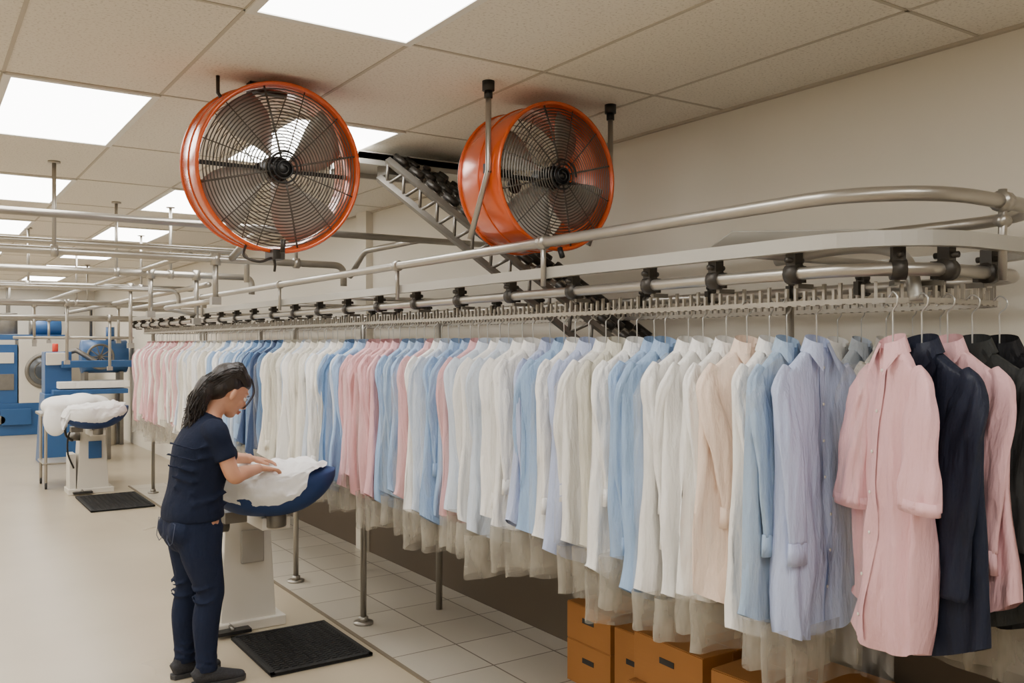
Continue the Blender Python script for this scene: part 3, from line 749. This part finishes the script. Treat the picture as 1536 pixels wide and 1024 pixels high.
hand(mb, wrR, (.9, .36, -.16), (0, 0, 1), 1, WM)
hand(mb, wrL, (.97, -.1, -.17), (0, 0, 1), -1, WM)
mb.ell((-.012, 0, .03), (.09, .073, .086), 0, Hd); mb.ell((.022, 0, -.025), (.066, .058, .082), 0, Hd); mb.ell((.052, 0, -.088), (.03, .03, .024), 0, Hd)
mb.ell((.035, 0, -.068), (.045, .048, .035), 0, Hd); mb.ell((.066, 0, .03), (.02, .045, .012), 0, Hd)
for sg in (-1, 1):
    mb.ell((.055, sg*.033, -.028), (.024, .022, .022), 0, Hd); mb.ell((-.004, sg*.076, -.016), (.016, .01, .028), 0, Hd)
    mb.ell((.094, sg*.012, -.036), (.009, .008, .007), 0, Hd)
mb.tube([(.078, 0, .02), (.09, 0, -.008), (.105, 0, -.032), (.088, 0, -.042)], [.009, .009, .0125, .008], 10, 0, M=Hd)
mb.ell((.08, 0, -.066), (.014, .022, .012), 0, Hd)
mb.obj('body', [SKIN], wm, remesh=.0045, smoothit=3)
mb = MB()
for sg in (-1, 1):
    mb.ell((.073, sg*.03, .0), (.012, .014, .009), 0, Hd); mb.ell((.083, sg*.03, -.003), (.004, .005, .005), 1, Hd)
    mb.tube([(.086, sg*.014, .02), (.087, sg*.03, .026), (.077, sg*.048, .02)], .0028, 6, 1, M=Hd)
    mb.tube([(.085, sg*.017, .002), (.087, sg*.03, .006), (.078, sg*.044, .001)], .002, 6, 1, M=Hd)
mb.tube([(.086, -.022, -.064), (.094, -.008, -.06), (.095, .008, -.06), (.086, .022, -.064)], .0045, 8, 2, M=Hd)
mb.tube([(.086, -.02, -.067), (.093, 0, -.072), (.086, .02, -.067)], .005, 8, 2, M=Hd)
mb.obj('face_features', [EYEW, HAIR, LIP], wm)
mb = MB()
mb.ell((-.034, 0, .044), (.092, .083, .088), 0, Hd); mb.ell((-.002, 0, .066), (.08, .074, .06), 0, Hd); mb.ell((-.062, 0, -.008), (.056, .074, .07), 0, Hd)
limb(mb, [(-.1, 0, .06, .05, .055), (-.13, 0, .02, .052, .06), (-.152, .005, -.03, .046, .056), (-.168, .01, -.08, .038, .048), (-.178, .015, -.12, .026, .034), (-.185, .015, -.155, .006, .01)], SN, M=Hw)
mb.obj('hair', [HAIR], wm, remesh=.006, smoothit=4)
mb = MB(); rg2 = random.Random(4); Hi = Hw.inverted()@Hd
for k in range(260):
    th = rg2.uniform(-1.45, 1.45); j = rg2.uniform(-.004, .008)
    p0 = Hi@V((.055*math.cos(th)+.015, .072*math.sin(th), .094-.045*abs(math.sin(th)))); pm = Hi@V((-.045, .086*math.sin(th), .04+.096*math.cos(th)+j))
    pe = V((-.125+rg2.uniform(-.02, .01), rg2.uniform(-.055, .055), .03+rg2.uniform(-.04, .04)))
    pz = V((-.165+rg2.uniform(-.05, .03), rg2.uniform(-.055, .055), -.06+rg2.uniform(-.03, .04))); pq = V((-.18+rg2.uniform(-.06, .04), rg2.uniform(-.055, .055), -.13+rg2.uniform(-.06, .05)))
    mb.tube([q[:3] for q in spline([p0, pm, pe, pz, pq], 5)], [.0026]*20+[.0008], 4, 0, M=Hw)
for k in range(7):
    y_ = rg2.choice((-1, 1))*rg2.uniform(.05, .075); mb.tube([q[:3] for q in spline([(.04, y_*.8, .1), (.082, y_, .05), (.085, y_*1.02, -.01), (.075, y_, -.05)], 4)], [.0016]*12+[.0005], 4, 0, M=Hd)
mb.obj('hair_strands', [HAIR], wm)
mb = MB()
limb(mb, [(-.068, 0, .835, .146, .187), (-.068, 0, .88, .144, .184), (-.055, 0, .98, .13, .162), (-.032, 0, 1.1, .14, .168), (-.014, 0, 1.18, .143, .174), (-.003, 0, 1.245, .118, .174), (.008, 0, 1.293, .09, .158), (.02, 0, 1.33, .068, .097), (.03, 0, 1.352, .058, .064)], SN, seg=28, M=WM, pw=.9)
for sh, el in ((shR, elR), (shL, elL)):
    sh, el = V(sh), V(el); a = sh.lerp(el, .35); b_ = sh.lerp(el, .62)
    limb(mb, [(sh.x, sh.y*.6, sh.z+.01, .06, .055), (sh.x, sh.y, sh.z+.005, .064, .058), (*a, .06, .056), (*b_, .063, .059)], (0, 0, 1), M=WM)
for yy in (-.07, .07): mb.ell((.082, yy, 1.15), (.055, .06, .058), 0, WM)
for k in range(7):
    z_ = .87+k*.055; mb.tube([(-.2+.02*math.sin(k), -.06, z_+.03), (-.12, -.172+.02*(k > 1)*(k < 5), z_), (-.02, -.176+.02*(k > 1)*(k < 5), z_+.02), (.06, -.12, z_+.045)], .009, 6, 0, M=WM)
mb.obj('tshirt', [TEE], wm, remesh=.009, smoothit=5)
mb = MB()
limb(mb, [(-.066, 0, .90, .122, .16), (-.07, 0, .84, .134, .176), (-.075, 0, .76, .135, .18), (-.062, 0, .7, .1, .15)], SN, seg=24, M=WM)
for yy in (-.075, .075): mb.ell((-.138, yy, .79), (.078, .088, .085), 0, WM)
for sg in (-1, 1):
    k = .02 if sg < 0 else -.02
    limb(mb, [(-.065, sg*.088, .80, .118, .096), (-.055, sg*.092, .66, .1, .09), (-.032+k, sg*.094, .48, .07, .066), (-.04+k, sg*.096, .42, .067, .064), (-.055+k, sg*.097, .32, .067, .062), (-.055+k, sg*.1, .15, .052, .049), (-.052+k, sg*.1, .075, .054, .051)], SN, seg=20, M=WM)
    for q, z_ in enumerate((.1, .14, .19, .44, .5)):
        rr = .052 if z_ < .3 else .067
        mb.tube([(-.055+k+rr*math.cos(a), sg*.097+rr*math.sin(a), z_+.012*math.sin(a*2+q)) for a in [math.pi*2*j/14 for j in range(14)]], .006, 6, 0, closed=True, M=WM)
mb.obj('jeans', [DENIM], wm, remesh=.008, smoothit=3)
mb = MB()
for sg in (-1, 1):
    c = V((-.21, sg*.08, .79))
    mb.tube([c+V((.012, -.045, .045)), c+V((.0, -.04, -.045)), c+V((.0, 0, -.065)), c+V((.0, .04, -.045)), c+V((.012, .045, .045))], .002, 5, 0, closed=True, M=WM)
mb.obj('pocket_stitching', [mat('denim_stitch', sr(70, 78, 100), .8)], wm)
for sg in (-1, 1):
    k = .02 if sg < 0 else -.02; mb = MB(); Ms = WM@T(-.05+k, sg*.1, 0)@RZ(sg*6)
    limb(mb, [(-.07, 0, .05, .02, .025), (-.06, 0, .052, .038, .034), (0, 0, .055, .045, .038), (.06, 0, .045, .036, .042), (.13, 0, .033, .026, .043), (.175, 0, .028, .018, .032), (.188, 0, .026, .006, .012)], SN, seg=20, M=Ms)
    limb(mb, [(-.02, 0, .06, .045, .036), (-.015, 0, .1, .046, .042)], SN, seg=20, M=Ms)
    mb.obj('shoe', [SHOE], wm, remesh=.006, smoothit=3)
    mb = MB(); outl = [(-.08, 0), (-.07, .03), (-.02, .036), (.06, .044), (.13, .047), (.175, .036), (.195, 0), (.175, -.036), (.13, -.047), (.06, -.044), (-.02, -.036), (-.07, -.03)]
    vs = [(x, y_, z) for z in (.001, .024) for x, y_ in outl]; n_ = len(outl)
    mb.add(vs, [tuple(range(n_))[::-1], tuple(range(n_, 2*n_))]+[(i, (i+1) % n_, n_+(i+1) % n_, n_+i) for i in range(n_)], 0, False, Ms)
    for q in range(4): mb.tube([(.02+.022*q, -.02, .075-.009*q), (.02+.022*q, .02, .075-.009*q)], .003, 5, 0, M=Ms)
    mb.obj('shoe_sole', [SOLE], wm, bevel=.004)

# ------------------------------------------------------------ world + camera
w = bpy.data.worlds.new('world'); bpy.context.scene.world = w; w.use_nodes = True
w.node_tree.nodes['Background'].inputs['Color'].default_value = (.9, .93, 1, 1); w.node_tree.nodes['Background'].inputs['Strength'].default_value = .3
cam = bpy.data.cameras.new('camera'); co = bpy.data.objects.new('camera', cam); bpy.context.scene.collection.objects.link(co)
co.location = (0, 0, 1.72); co.rotation_euler = (math.radians(90), 0, math.radians(-33.9))
cam.sensor_width = 36; cam.lens = 1337/1536*36; cam.shift_y = .002; cam.clip_start = .05; cam.clip_end = 100
bpy.context.scene.camera = co
